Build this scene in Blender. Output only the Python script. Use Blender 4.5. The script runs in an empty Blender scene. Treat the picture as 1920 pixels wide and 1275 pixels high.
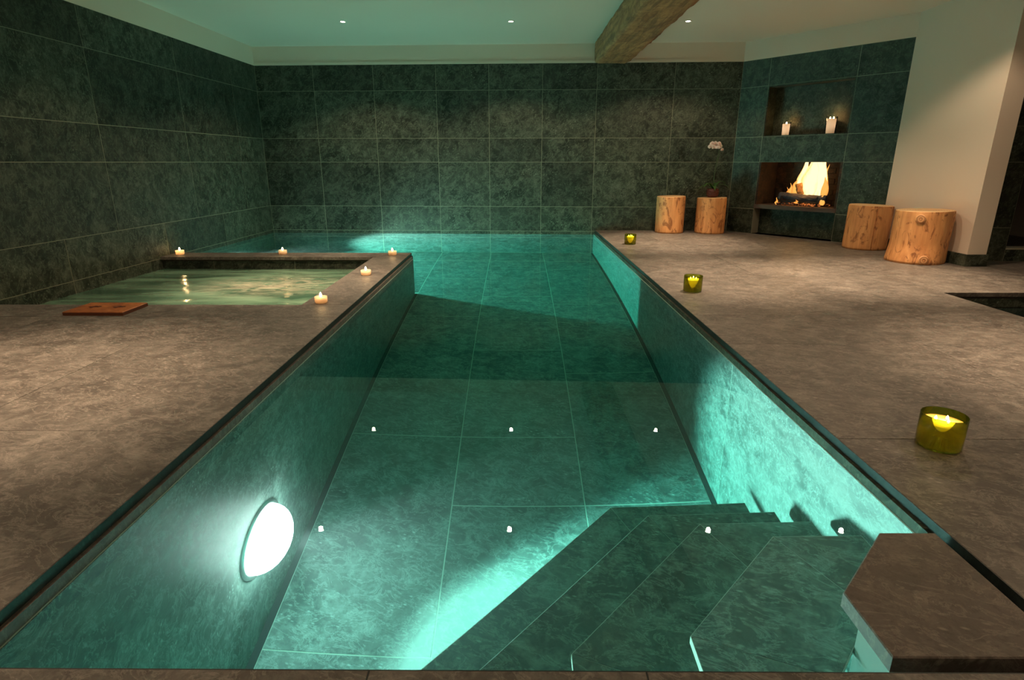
import bpy, bmesh, math, random
from mathutils import Vector, Matrix, noise
random.seed(7)
PI = math.pi
sc = bpy.context.scene
COL = sc.collection

# ------------------------------------------------------------------ camera
cam_d = bpy.data.cameras.new('camera')
cam = bpy.data.objects.new('camera', cam_d); COL.objects.link(cam)
cam_d.sensor_width = 36.0
cam_d.lens = 36.0 * 1090.0 / 1920.0
cam_d.clip_start = 0.02
cam.location = (0, 0, 1.0)
cam.rotation_euler = (math.radians(90 - 17.012), 0, math.radians(0.352))
sc.camera = cam

# ------------------------------------------------------------------ world, exposure
w = bpy.data.worlds.new('world'); sc.world = w; w.use_nodes = True
w.node_tree.nodes['Background'].inputs[0].default_value = (0.012, 0.014, 0.016, 1)
w.node_tree.nodes['Background'].inputs[1].default_value = 1.0
sc.view_settings.view_transform = 'Standard'
sc.view_settings.look = 'None'
sc.view_settings.exposure = 0.12
sc.view_settings.gamma = 1.0
sc.view_settings.use_curve_mapping = False
sc.cycles.use_denoising = True
sc.cycles.max_bounces = 12
sc.cycles.diffuse_bounces = 5
sc.cycles.glossy_bounces = 5
sc.cycles.transmission_bounces = 10
sc.cycles.transparent_max_bounces = 12
sc.cycles.volume_bounces = 1
sc.cycles.sample_clamp_indirect = 4.0
sc.cycles.sample_clamp_direct = 0.0

# levels and light strengths
WATER = -0.07
FLOOR_Z = -1.8
CEIL = 2.6
SPOT_W = 62.0
SPOT_COL = (1.0, 0.70, 0.45)
POOL_SPOT_W = 1600.0
POOL_SPOT2_W = 3600.0
POOL_DOME = 55.0
POOL_COL = (1.0, 0.98, 0.92)

# ------------------------------------------------------------------ helpers
def link(name, bm, mat, parent=None, smooth=False):
    me = bpy.data.meshes.new(name)
    bmesh.ops.recalc_face_normals(bm, faces=bm.faces)
    bm.to_mesh(me); bm.free()
    for m in (mat if isinstance(mat, (list, tuple)) else [mat]): me.materials.append(m)
    if smooth:
        for p in me.polygons: p.use_smooth = True
    o = bpy.data.objects.new(name, me); COL.objects.link(o)
    if parent: o.parent = parent
    return o
def root(name, label, cat, loc=(0, 0, 0), rz=0, group=None):
    o = bpy.data.objects.new(name, None); COL.objects.link(o)
    o.location = loc; o.rotation_euler = (0, 0, rz); o.empty_display_size = 0.05
    o['label'] = label; o['category'] = cat
    if group: o['group'] = group
    return o
def tag(o, label, cat, group=None):
    o['label'] = label; o['category'] = cat
    if group: o['group'] = group
    return o
def struct(o, label=None, cat=None):
    o['kind'] = 'structure'
    if label: o['label'] = label
    if cat: o['category'] = cat
    return o
def copy_tree(o, parent=None):
    c = o.copy(); COL.objects.link(c); c.parent = parent
    for ch in list(o.children): copy_tree(ch, c)
    return c
def box(bm, a, b, M=None):
    vs = []
    for x in (a[0], b[0]):
        for y in (a[1], b[1]):
            for z in (a[2], b[2]):
                v = Vector((x, y, z)); vs.append(bm.verts.new(M @ v if M else v))
    for f in ((0, 1, 3, 2), (4, 6, 7, 5), (0, 4, 5, 1), (2, 3, 7, 6), (0, 2, 6, 4), (1, 5, 7, 3)):
        bm.faces.new([vs[i] for i in f])
def inset(pts, d):
    n = len(pts); out = []
    area = sum(pts[i][0]*pts[(i+1) % n][1]-pts[(i+1) % n][0]*pts[i][1] for i in range(n))
    s = 1 if area > 0 else -1
    L = []
    for i in range(n):
        p = Vector(pts[i]); q = Vector(pts[(i+1) % n]); e = (q-p).normalized()
        nn = Vector((-e.y, e.x))*s
        L.append((p+nn*d, e))
    for i in range(n):
        (p, e), (q, f) = L[i-1], L[i]
        den = e.x*f.y-e.y*f.x
        if abs(den) < 1e-9: out.append(q); continue
        t = ((q.x-p.x)*f.y-(q.y-p.y)*f.x)/den
        out.append(p+e*t)
    return out
def prism(bm, pts, c0, c1, M=None, ch=0.0):
    """polygon pts (a,b) extruded from c0 (hidden) to c1 (shown) with a small chamfer at c1"""
    rings = [[(p[0], p[1], c0) for p in pts]]
    if ch > 0:
        s = 1 if c1 > c0 else -1
        rings.append([(p[0], p[1], c1-s*ch) for p in pts])
        rings.append([(p.x, p.y, c1) for p in inset(pts, ch)])
    else: rings.append([(p[0], p[1], c1) for p in pts])
    R = [[bm.verts.new(M @ Vector(v) if M else Vector(v)) for v in r] for r in rings]
    n = len(pts)
    for A, B in zip(R, R[1:]):
        for i in range(n): bm.faces.new((A[i], A[(i+1) % n], B[(i+1) % n], B[i]))
    bm.faces.new(R[0]); bm.faces.new(R[-1])
def frame(o, u, v, n):
    M = Matrix.Identity(4)
    for i, c in enumerate((u, v, n)):
        c = Vector(c).normalized()
        for j in range(3): M[j][i] = c[j]
    for j in range(3): M[j][3] = o[j]
    return M
def tile(name, pts, parent, mat, M=None, th=0.02, gap=0.0026, ch=0.0008, proud=None):
    """stone piece with outline pts in the frame's a,b plane, its face at c=0 and body behind"""
    bm = bmesh.new()
    pr = random.uniform(-0.0006, 0.0006) if proud is None else proud
    prism(bm, [(p.x, p.y) for p in inset(pts, gap)], -th, pr, M, ch)
    return link(name, bm, mat, parent)
def rect(a0, a1, b0, b1): return [(a0, b0), (a1, b0), (a1, b1), (a0, b1)]
def lathe(bm, prof, seg=32, M=None, caps=True):
    R = []
    for r, z in prof:
        if r < 1e-6: R.append([bm.verts.new((M @ Vector((0, 0, z))) if M else (0, 0, z))]*seg); continue
        ring = []
        for k in range(seg):
            a = 2*PI*k/seg; v = Vector((r*math.cos(a), r*math.sin(a), z))
            ring.append(bm.verts.new(M @ v if M else v))
        R.append(ring)
    for A, B in zip(R, R[1:]):
        for k in range(seg):
            q = []
            for v in (A[k], A[(k+1) % seg], B[(k+1) % seg], B[k]):
                if v not in q: q.append(v)
            if len(q) > 2: bm.faces.new(q)
    return R
def tube(bm, pts, rad, seg=8):
    R = []
    for i, p in enumerate(pts):
        p = Vector(p); a = Vector(pts[max(i-1, 0)]); b = Vector(pts[min(i+1, len(pts)-1)])
        t = (b-a).normalized(); u = t.orthogonal().normalized() if i == 0 else (u-t*u.dot(t)).normalized()
        v = t.cross(u); r = rad[i] if isinstance(rad, (list, tuple)) else rad
        R.append([bm.verts.new(p+(u*math.cos(2*PI*k/seg)+v*math.sin(2*PI*k/seg))*r) for k in range(seg)])
    for A, B in zip(R, R[1:]):
        for k in range(seg): bm.faces.new((A[k], A[(k+1) % seg], B[(k+1) % seg], B[k]))
    bm.faces.new(R[0]); bm.faces.new(R[-1])

# ------------------------------------------------------------------ materials
class NT:
    def __init__(s, name):
        s.m = bpy.data.materials.new(name); s.m.use_nodes = True
        s.t = s.m.node_tree; s.t.nodes.clear()
        s.out = s.n('ShaderNodeOutputMaterial')
    def n(s, typ, **kw):
        nd = s.t.nodes.new(typ)
        for k, v in kw.items():
            if k in nd.inputs: s.put(nd.inputs[k], v)
            else: setattr(nd, k, v)
        return nd
    def put(s, sock, v):
        if isinstance(v, bpy.types.NodeSocket): s.t.links.new(v, sock)
        else: sock.default_value = v
    def math(s, op, a, b=0.0, clamp=False):
        nd = s.t.nodes.new('ShaderNodeMath'); nd.operation = op; nd.use_clamp = clamp
        s.put(nd.inputs[0], a); s.put(nd.inputs[1], b); return nd.outputs[0]
    def ramp(s, f, stops):
        nd = s.t.nodes.new('ShaderNodeValToRGB'); e = nd.color_ramp.elements
        while len(e) < len(stops): e.new(0.5)
        for i, (p, c) in enumerate(stops):
            e[i].position = p; e[i].color = (c, c, c, 1) if isinstance(c, (int, float)) else (*c, 1)
        s.put(nd.inputs[0], f); return nd.outputs[0]
    def mix(s, f, a, b, mode='MIX'):
        nd = s.t.nodes.new('ShaderNodeMix'); nd.data_type = 'RGBA'; nd.blend_type = mode
        s.put(nd.inputs[0], f)
        for i, v in ((6, a), (7, b)):
            s.put(nd.inputs[i], (*v, 1) if isinstance(v, tuple) and len(v) == 3 else v)
        return nd.outputs[2]
    def noise(s, vec, scale, detail=4, rough=0.55, dist=0.0):
        nd = s.n('ShaderNodeTexNoise', Vector=vec, Scale=scale, Detail=detail, Roughness=rough, Distortion=dist)
        return nd.outputs['Fac']
    def mapping(s, vec, scale=(1, 1, 1), rot=(0, 0, 0)):
        return s.n('ShaderNodeMapping', Vector=vec, Scale=scale, Rotation=rot).outputs[0]
    def vadd(s, a, b):
        nd = s.t.nodes.new('ShaderNodeVectorMath'); nd.operation = 'ADD'; s.put(nd.inputs[0], a); s.put(nd.inputs[1], b); return nd.outputs[0]
    def bsdf(s, **kw):
        nd = s.n('ShaderNodeBsdfPrincipled')
        for k, v in kw.items(): s.put(nd.inputs[k.replace('_', ' ')], (*v, 1) if isinstance(v, tuple) and len(v) == 3 else v)
        return nd
    def bump(s, h, strength=0.3, dist=0.01):
        return s.n('ShaderNodeBump', Height=h, Strength=strength, Distance=dist).outputs[0]
    def fin(s, sh): s.t.links.new(sh if isinstance(sh, bpy.types.NodeSocket) else sh.outputs[0], s.out.inputs[0]); return s.m

def stone(name, dark, mid, light, rough=0.5, bump=0.25, vein=0.5, var=0.25, scale=1.0, spec=0.4):
    s = NT(name)
    tc = s.n('ShaderNodeTexCoord').outputs['Object']
    rnd = s.n('ShaderNodeObjectInfo').outputs['Random']
    off = s.n('ShaderNodeCombineXYZ', X=s.math('MULTIPLY', rnd, 41.0), Y=s.math('MULTIPLY', rnd, 83.0), Z=s.math('MULTIPLY', rnd, 19.0)).outputs[0]
    v = s.vadd(tc, off)
    v = s.mapping(v, (scale, scale, scale), (0.3, 0.5, 0.4))
    cloud = s.noise(v, 2.6, 6, 0.62, 1.0)
    mott = s.noise(v, 9.0, 8, 0.72, 0.35)
    fine = s.noise(v, 42.0, 5, 0.75, 0.2)
    # crinkled veins: a noise band
    v2 = s.mapping(v, (1.0, 2.2, 1.5), (0.9, 0.2, 0.7))
    bn = s.noise(v2, 6.0, 8, 0.7, 0.7)
    band = s.math('ABSOLUTE', s.math('SUBTRACT', bn, 0.5))
    veins = s.ramp(band, [(0.0, 1.0), (0.008, 0.5), (0.028, 0.0)])
    # small pale shell-like flecks
    vo = s.n('ShaderNodeTexVoronoi', Vector=s.mapping(v, (1.0, 2.6, 1.6), (0.4, 0.8, 0.2)), Scale=17.0, Randomness=1.0)
    fl = s.ramp(vo.outputs['Distance'], [(0.10, 1.0), (0.26, 0.0)])
    fmask = s.ramp(s.noise(v, 3.4, 3, 0.5), [(0.5, 0.0), (0.62, 1.0)])
    fl = s.math('MULTIPLY', fl, fmask)
    base = s.mix(s.ramp(cloud, [(0.38, 0.0), (0.62, 1.0)]), dark, mid)
    base = s.mix(s.math('MULTIPLY', s.ramp(mott, [(0.47, 0.0), (0.66, 1.0)]), 0.85), base, light)
    base = s.mix(s.math('MULTIPLY', s.ramp(fine, [(0.35, 1.0), (0.5, 0.0)]), 0.45), base, tuple(c*0.45 for c in dark))
    base = s.mix(s.math('MULTIPLY', veins, 0.55*vein), base, tuple(min(1, c*1.7) for c in light))
    base = s.mix(s.math('MULTIPLY', fl, 0.6*vein), base, tuple(min(1, c*2.2) for c in light))
    br = s.math('ADD', s.math('MULTIPLY', rnd, var), 1.0-var/2)
    cc = s.n('ShaderNodeCombineXYZ', X=br, Y=br, Z=br).outputs[0]
    base = s.mix(1.0, base, cc, 'MULTIPLY')
    h = s.math('ADD', s.math('MULTIPLY', mott, 0.7), s.math('MULTIPLY', fine, 0.4))
    b = s.bsdf(Base_Color=base, Roughness=s.math('ADD', s.math('MULTIPLY', mott, 0.2), rough-0.1), Normal=s.bump(h, bump, 0.006))
    b.inputs['Specular IOR Level'].default_value = spec
    return s.fin(b)

def plain(name, col, rough=0.6, metal=0.0, bump=0.0, bscale=60.0, spec=0.5, **kw):
    s = NT(name)
    b = s.bsdf(Base_Color=col, Roughness=rough, Metallic=metal, **kw)
    b.inputs['Specular IOR Level'].default_value = spec
    if bump:
        tc = s.n('ShaderNodeTexCoord').outputs['Object']
        s.put(b.inputs['Normal'], s.bump(s.noise(tc, bscale, 5), bump, 0.004))
    return s.fin(b)
def emit(name, col, strength):
    s = NT(name); return s.fin(s.n('ShaderNodeEmission', Color=(*col, 1), Strength=strength))

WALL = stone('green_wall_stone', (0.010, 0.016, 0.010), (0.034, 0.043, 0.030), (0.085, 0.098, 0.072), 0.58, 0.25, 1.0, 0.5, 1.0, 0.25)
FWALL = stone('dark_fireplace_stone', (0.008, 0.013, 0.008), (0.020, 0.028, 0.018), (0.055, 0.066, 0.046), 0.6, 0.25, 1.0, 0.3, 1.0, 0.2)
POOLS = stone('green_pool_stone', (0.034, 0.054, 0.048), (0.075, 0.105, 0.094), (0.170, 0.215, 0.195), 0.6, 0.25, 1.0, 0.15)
DECK = stone('brown_grey_deck_stone', (0.070, 0.062, 0.055), (0.120, 0.107, 0.094), (0.200, 0.182, 0.160), 0.55, 0.45, 0.8, 0.2)
TREADS = stone('green_tread_stone', (0.020, 0.045, 0.036), (0.048, 0.092, 0.074), (0.120, 0.180, 0.150), 0.6, 0.25, 0.9, 0.15)
LAND = stone('brown_landing_stone', (0.075, 0.062, 0.052), (0.100, 0.082, 0.070), (0.150, 0.125, 0.105), 0.6, 0.4, 0.8, 0.1)
GROUT = plain('olive_grout', (0.21, 0.21, 0.15), 0.9)
PGROUT = plain('pale_pool_grout', (0.30, 0.38, 0.32), 0.9)
EDGE = stone('dark_coping_edge', (0.006, 0.012, 0.011), (0.014, 0.022, 0.020), (0.030, 0.040, 0.038), 0.5, 0.25, 0.6, 0.2)
DGROUT = plain('dark_deck_grout', (0.06, 0.055, 0.045), 0.9)
GUTTER = plain('black_gutter', (0.006, 0.012, 0.012), 0.8)
PLASTER = plain('white_plaster', (0.72, 0.62, 0.52), 0.85, bump=0.15, bscale=25)
CEILM = plain('white_ceiling_paint', (0.78, 0.70, 0.60), 0.85, bump=0.05, bscale=25)
STAIRP = plain('white_stair_plaster', (0.75, 0.80, 0.76), 0.8)
STEEL = plain('brushed_steel', (0.7, 0.7, 0.7), 0.3, 1.0)
BLACK = plain('black_iron', (0.012, 0.012, 0.014), 0.55, 0.6)
SOOT = stone('sooty_brick', (0.005, 0.004, 0.003), (0.022, 0.012, 0.007), (0.06, 0.028, 0.013), 0.9, 0.4, 0.3, 0.3)

def water_mat():
    s = NT('clear_pool_water')
    g = s.n('ShaderNodeBsdfRefraction' if False else 'ShaderNodeBsdfGlass', IOR=1.333, Roughness=0.0, Color=(1, 1, 1, 1))
    s.t.links.new(g.outputs[0], s.out.inputs[0])
    ab = s.n('ShaderNodeVolumeAbsorption', Color=(0.0, 0.865, 0.785, 1), Density=0.43)
    sca = s.n('ShaderNodeVolumeScatter', Color=(0.9, 1.0, 1.0, 1), Density=0.02, Anisotropy=0.9)
    ad = s.n('ShaderNodeAddShader'); s.t.links.new(ab.outputs[0], ad.inputs[0]); s.t.links.new(sca.outputs[0], ad.inputs[1])
    s.t.links.new(ad.outputs[0], s.out.inputs[1])
    s.m.cycles.homogeneous_volume = True
    return s.m
WATERM = water_mat()
def spa_mat():
    s = NT('milky_spa_water')
    tc = s.n('ShaderNodeTexCoord').outputs['Object']
    v = s.mapping(tc, (0.8, 2.6, 1), (0, 0, 0.35))
    big = s.noise(v, 1.1, 4, 0.5, 1.4)
    fo = s.noise(s.mapping(tc, (2.0, 5.0, 1), (0, 0, 0.6)), 2.0, 6, 0.6, 1.5)
    # churned foam patch above the jets, right of the middle
    g = s.n('ShaderNodeVectorMath', operation='DISTANCE')
    s.put(g.inputs[0], s.mapping(tc, (1.0, 1.4, 0), (0, 0, 0))); s.put(g.inputs[1], (-2.35, 5.5*1.4, 0))
    patch = s.ramp(g.outputs['Value'], [(0.05, 1.0), (0.85, 0.0)])
    foam = s.math('MULTIPLY', patch, s.ramp(fo, [(0.42, 0.0), (0.62, 1.0)]))
    col = s.mix(s.ramp(big, [(0.35, 0.0), (0.7, 1.0)]), (0.05, 0.12, 0.08), (0.22, 0.36, 0.25))
    col = s.mix(s.math('MULTIPLY', foam, 0.7), col, (0.75, 0.66, 0.52))
    rip = s.math('ADD', s.noise(s.mapping(tc, (3, 8, 1)), 1.0, 2, 0.4), s.math('MULTIPLY', foam, 0.5))
    b = s.bsdf(Base_Color=col, Roughness=0.13, IOR=1.33, Normal=s.bump(rip, 0.3, 0.03))
    return s.fin(b)
SPAM = spa_mat()
def wood_mat(name, a, b, c, knots=0.8, endgrain=False):
    s = NT(name)
    tc = s.n('ShaderNodeTexCoord').outputs['Object']
    rnd = s.n('ShaderNodeObjectInfo').outputs['Random']
    if endgrain:
        wv = s.n('ShaderNodeTexWave', wave_type='RINGS', rings_direction='Z', Vector=tc, Scale=14.0, Distortion=3.0, Detail=3.0)
        col = s.mix(wv.outputs['Fac'], a, b); rg = 0.6
        return s.fin(s.bsdf(Base_Color=col, Roughness=0.6, Normal=s.bump(wv.outputs['Fac'], 0.15, 0.003)))
    off = s.n('ShaderNodeCombineXYZ', X=s.math('MULTIPLY', rnd, 17.0), Y=s.math('MULTIPLY', rnd, 9.0), Z=s.math('MULTIPLY', rnd, 5.0)).outputs[0]
    v = s.vadd(tc, off)
    g = s.noise(s.mapping(v, (1, 1, 0.07)), 26.0, 6, 0.6, 0.3)
    g2 = s.noise(s.mapping(v, (1, 1, 0.25)), 6.0, 4, 0.6, 1.2)
    bl = s.noise(s.mapping(v, (1, 1, 0.55)), 9.0, 4, 0.6, 1.5)
    col = s.mix(s.ramp(g2, [(0.35, 0.0), (0.65, 1.0)]), a, b)
    col = s.mix(s.math('MULTIPLY', s.ramp(g, [(0.4, 1.0), (0.6, 0.0)]), 0.35), col, c)
    col = s.mix(s.math('MULTIPLY', s.ramp(bl, [(0.54, 0.0), (0.62, 1.0)]), knots), col, tuple(x*0.7 for x in c))
    return s.fin(s.bsdf(Base_Color=col, Roughness=0.6, Normal=s.bump(g, 0.25, 0.004)))
LOGW = wood_mat('peeled_log_wood', (0.74, 0.38, 0.15), (0.58, 0.26, 0.09), (0.30, 0.10, 0.03))
ENDW = wood_mat('log_end_grain', (0.78, 0.52, 0.27), (0.62, 0.38, 0.18), (0, 0, 0), endgrain=True)
KNOTW = wood_mat('log_knot_wood', (0.66, 0.36, 0.16), (0.36, 0.16, 0.06), (0, 0, 0), endgrain=True)
BOARDW = wood_mat('orange_board_wood', (0.40, 0.14, 0.035), (0.30, 0.09, 0.02), (0.12, 0.03, 0.01), 0.3)
BOARDE = plain('board_dark_edge', (0.09, 0.025, 0.010), 0.6)
def beam_mat():
    s = NT('rough_timber')
    tc = s.n('ShaderNodeTexCoord').outputs['Object']
    g = s.noise(s.mapping(tc, (1, 0.08, 1)), 22.0, 7, 0.65, 0.4)
    b = s.noise(s.mapping(tc, (1, 0.35, 1)), 5.0, 7, 0.7, 1.2)
    adz = s.noise(s.mapping(tc, (2.0, 7.0, 2.0), (0, 0, 0.5)), 4.0, 4, 0.6, 0.8)
    col = s.mix(s.ramp(b, [(0.35, 0.0), (0.68, 1.0)]), (0.26, 0.11, 0.04), (0.58, 0.31, 0.13))
    col = s.mix(s.math('MULTIPLY', s.ramp(g, [(0.38, 1.0), (0.55, 0.0)]), 0.6), col, (0.06, 0.032, 0.014))
    col = s.mix(s.math('MULTIPLY', s.ramp(adz, [(0.56, 0.0), (0.64, 1.0)]), 0.5), col, (0.07, 0.038, 0.018))
    h = s.math('ADD', g, s.math('ADD', b, adz))
    return s.fin(s.bsdf(Base_Color=col, Roughness=0.8, Normal=s.bump(h, 0.7, 0.02)))
BEAM = beam_mat()

# ------------------------------------------------------------------ underwater lights (lamp bodies below)
def spot(name, loc, direction, power, col, size, blend, rad, parent=None):
    d = bpy.data.lights.new(name, 'SPOT'); d.energy = power; d.color = col
    d.spot_size = math.radians(size); d.spot_blend = blend; d.shadow_soft_size = rad
    o = bpy.data.objects.new(name, d); COL.objects.link(o)
    o.rotation_euler = Vector(direction).to_track_quat('-Z', 'Y').to_euler()
    o.location = loc
    if parent: o.parent = parent
    return o
def point(name, loc, power, col, rad, parent=None):
    d = bpy.data.lights.new(name, 'POINT'); d.energy = power; d.color = col; d.shadow_soft_size = rad
    o = bpy.data.objects.new(name, d); COL.objects.link(o); o.location = loc
    if parent: o.parent = parent
    return o

# ================================================================== STRUCTURE
# corner points in plan
XL_, XR_ = -1.18, 1.20                  # pool side walls
BL = Vector((-3.83, 9.28)); BR = Vector((3.2, 8.97))     # back wall ends
LN = Vector((-4.165, -1.5))             # left wall runs from BL to here
FB = Vector((4.51, 7.287))                 # fireplace wall runs from BR to here
WX = 4.51; WE = 5.83; SX = 4.70; SY = 6.13
def lwx(y): return -3.83-0.0326*(9.28-y)     # left wall face
def bwy(x): return 9.28-0.0441*(x+3.83)      # back wall face
STONE_TOP = 2.35
PZ = [(-1.83, -0.95), (-0.95, -0.072), (-0.072, -0.02), (-0.02, 0.35), (0.35, 1.0), (1.0, 1.34), (1.34, 2.0), (2.0, 2.35)]

def wall_backing(name, A, B, z0, z1, mat, th=0.18, off=0.006):
    d = (B-A); L = d.length; u = d.normalized()
    return L, u

# --- back wall
d = BR-BL; Lb = d.length; ub = d.normalized(); nb = Vector((ub.y, -ub.x))     # into the room (-y)
Mb = frame((BL.x, BL.y, 0), (ub.x, ub.y, 0), (0, 0, 1), (nb.x, nb.y, 0))
bm = bmesh.new()
box(bm, (-0.3, -1.95, -0.25), (Lb+0.25, STONE_TOP, -0.0012), Mb)
wall_back = struct(link('wall_back', bm, GROUT), 'dark green stone tiled wall across the far end of the pool')
cols = [0.0, 0.86, 1.75, 2.67, 3.44, 4.22, 5.0, 6.1, Lb]
for i in range(len(cols)-1):
    for z0, z1 in PZ:
        if z1 < 0 and cols[i] > 5.1: continue
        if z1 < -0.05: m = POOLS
        else: m = WALL
        tile('tile', rect(cols[i], cols[i+1], z0, z1), wall_back, m, Mb)
bm = bmesh.new(); box(bm, (-0.3, STONE_TOP, -0.25), (Lb+0.25, CEIL+0.1, 0.0), Mb)
box(bm, (-0.0, STONE_TOP, 0.0), (Lb, STONE_TOP+0.035, 0.012), Mb)
link('plaster_band', bm, PLASTER, wall_back)

# --- left wall
d = BL-LN; Ll = d.length; ul = d.normalized(); nl = Vector((ul.y, -ul.x))      # into the room (+x)
Ml = frame((LN.x, LN.y, 0), (ul.x, ul.y, 0), (0, 0, 1), (nl.x, nl.y, 0))
bm = bmesh.new(); box(bm, (-0.2, -1.95, -0.25), (Ll+0.25, STONE_TOP, -0.0012), Ml)
wall_left = struct(link('wall_left', bm, GROUT), 'dark green stone tiled wall along the left of the room')
lc = [0, 0.75, 2.03, 3.47, 4.85, 6.2, 7.6, 9.0, Ll]
for i in range(len(lc)-1):
    for z0, z1 in PZ:
        a0, a1 = Ll-lc[i+1], Ll-lc[i]
        if lc[i] > 2 and (z0, z1) == (-0.072, -0.02): continue
        if lc[i] > 2 and z1 == -0.072: z1 = -0.02
        if z1 < 0 and lc[i] > 5.3: continue
        if z0 < 0 < z1 or z1 < 0:
            sh = 0.7 if i else 0
            a1 -= sh if i else 0; a0 = a0-0.7 if i < len(lc)-2 else a0
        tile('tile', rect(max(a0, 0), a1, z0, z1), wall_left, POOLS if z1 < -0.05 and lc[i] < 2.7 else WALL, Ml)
bm = bmesh.new(); box(bm, (-0.2, STONE_TOP, -0.25), (Ll+0.02, CEIL+0.1, 0.0), Ml)
link('plaster_band', bm, PLASTER, wall_left)

# --- fireplace wall (angled)
d = FB-BR; Lf = d.length; uf = d.normalized(); nf = Vector((uf.y, -uf.x))
Mf = frame((BR.x, BR.y, 0), (uf.x, uf.y, 0), (0, 0, 1), (nf.x, nf.y, 0))
C1, C2 = 0.415, 1.56
bm = bmesh.new()
for a0, a1, b0, b1, dep in ((-0.05, C1, -0.3, STONE_TOP, 0.55), (C2, Lf-0.001, -0.3, STONE_TOP, 0.55),
                            (C1, C2, 1.0, 1.34, 0.14), (C1, C2, 2.0, STONE_TOP, 0.55), (C1, C2, -0.3, 0.0, 0.55),
                            (C1, C2, 1.34, 2.0, 0.22), ):
    if dep == 0.22: box(bm, (a0, b0, -0.55), (a1, b1, -0.222), Mf)
    else: box(bm, (a0, b0, -dep), (a1, b1, -0.0012), Mf)
box(bm, (C1, -0.0, -0.55), (C2, 0.36, -0.19), Mf)
wall_fire = struct(link('wall_right', bm, GROUT), 'angled green stone wall holding the fireplace and candle niche')
FZ = [(0, 0.35), (0.35, 1.0), (1.0, 1.34), (1.34, 2.0), (2.0, 2.35)]
for a0, a1, rows in ((0, C1, FZ), (C1, C2, [(1.0, 1.34), (2.0, 2.35)]), (C2, Lf, FZ)):
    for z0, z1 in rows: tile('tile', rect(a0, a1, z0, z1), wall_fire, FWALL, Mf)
# niche lining
def slab(name, a0, a1, b0, b1, c0, c1, mat, parent, M):
    bm = bmesh.new(); box(bm, (a0, b0, c0), (a1, b1, c1), M); return link(name, bm, mat, parent)
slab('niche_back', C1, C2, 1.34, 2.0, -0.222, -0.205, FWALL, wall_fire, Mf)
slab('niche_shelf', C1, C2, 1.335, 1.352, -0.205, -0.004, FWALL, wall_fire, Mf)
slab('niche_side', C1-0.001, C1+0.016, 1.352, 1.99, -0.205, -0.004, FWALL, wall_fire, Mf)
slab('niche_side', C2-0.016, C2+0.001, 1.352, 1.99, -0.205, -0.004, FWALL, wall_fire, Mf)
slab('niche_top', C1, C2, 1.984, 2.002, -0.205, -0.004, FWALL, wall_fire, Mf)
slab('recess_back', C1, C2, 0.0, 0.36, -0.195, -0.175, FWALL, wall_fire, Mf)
bm = bmesh.new(); box(bm, (-0.05, STONE_TOP, -0.55), (Lf-0.0, CEIL+0.1, 0.0), Mf)
link('plaster_band', bm, PLASTER, wall_fire)

# --- white wall to the right of the fireplace, with its end face
bm = bmesh.new(); prism(bm, [(WX, FB.y+0.004), (WX, WE), (SX, WE), (SX, SY+0.3), (SX+0.3, SY+0.3), (SX+0.3, FB.y+0.4)], -0.02, CEIL+0.1)
struct(link('wall_right.001', bm, PLASTER), 'white plastered wall to the right of the fireplace')
bm = bmesh.new()
for pts in (rect(WX-0.018, WX, WE-0.022, FB.y-0.06), rect(WX, SX+0.012, WE-0.022, WE)):
    prism(bm, pts, 0.0, 0.118, None, 0.002)
struct(link('baseboard_right', bm, WALL), 'dark green stone baseboard under the white wall')
# --- stone jamb and dark opening beyond
MJ = frame((SX, SY, 0), (1, 0, 0), (0, 0, 1), (0, -1, 0))
JW = 0.43
bm = bmesh.new()
box(bm, (0.0, -0.02, -0.25), (JW, CEIL+0.1, -0.0012), MJ); box(bm, (JW, -0.02, -0.25), (2.6, 0.125, -0.0012), MJ)
box(bm, (JW, 2.2, -0.25), (2.6, CEIL+0.1, -0.0012), MJ)
wall_jamb = struct(link('wall_right.002', bm, GROUT), 'green stone wall around a dark glazed opening at the right edge')
for z0, z1 in ((0, 0.35), (0.35, 1.0), (1.0, 1.34), (1.34, 2.0), (2.0, CEIL)):
    tile('tile', rect(0.0, JW, z0, z1), wall_jamb, WALL, MJ)
for a0, a1 in ((JW, 1.25), (1.25, 2.1)): tile('tile', rect(a0, a1, 0, 0.125), wall_jamb, WALL, MJ)
slab('window_sill', JW, 2.4, 0.125, 0.142, -0.24, 0.006, plain('pale_sill', (0.45, 0.40, 0.33), 0.5), wall_jamb, MJ)
bm = bmesh.new(); box(bm, (JW+0.002, 0.142, -0.14), (2.4, 2.2, -0.13), MJ)
s = NT('dark_glass'); g = s.bsdf(Base_Color=(0.01, 0.01, 0.01), Roughness=0.03)
struct(link('window_1', bm, s.fin(g)), 'dark glass panel behind the stone jamb at the right edge')
# --- unseen rest of the room
bm = bmesh.new(); box(bm, (SX+2.4, -1.6, -0.2), (SX+2.6, SY+0.3, CEIL+0.1))
struct(link('wall_right.003', bm, PLASTER))
bm = bmesh.new(); box(bm, (-4.5, -1.7, -0.2), (SX+2.6, -1.5, CEIL+0.1))
struct(link('wall_front', bm, PLASTER))
# --- ceiling
bm = bmesh.new(); box(bm, (-4.6, -1.7, CEIL), (SX+2.6, 9.7, CEIL+0.12))
struct(link('ceiling', bm, CEILM), 'white plastered ceiling with small recessed lights')

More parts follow.
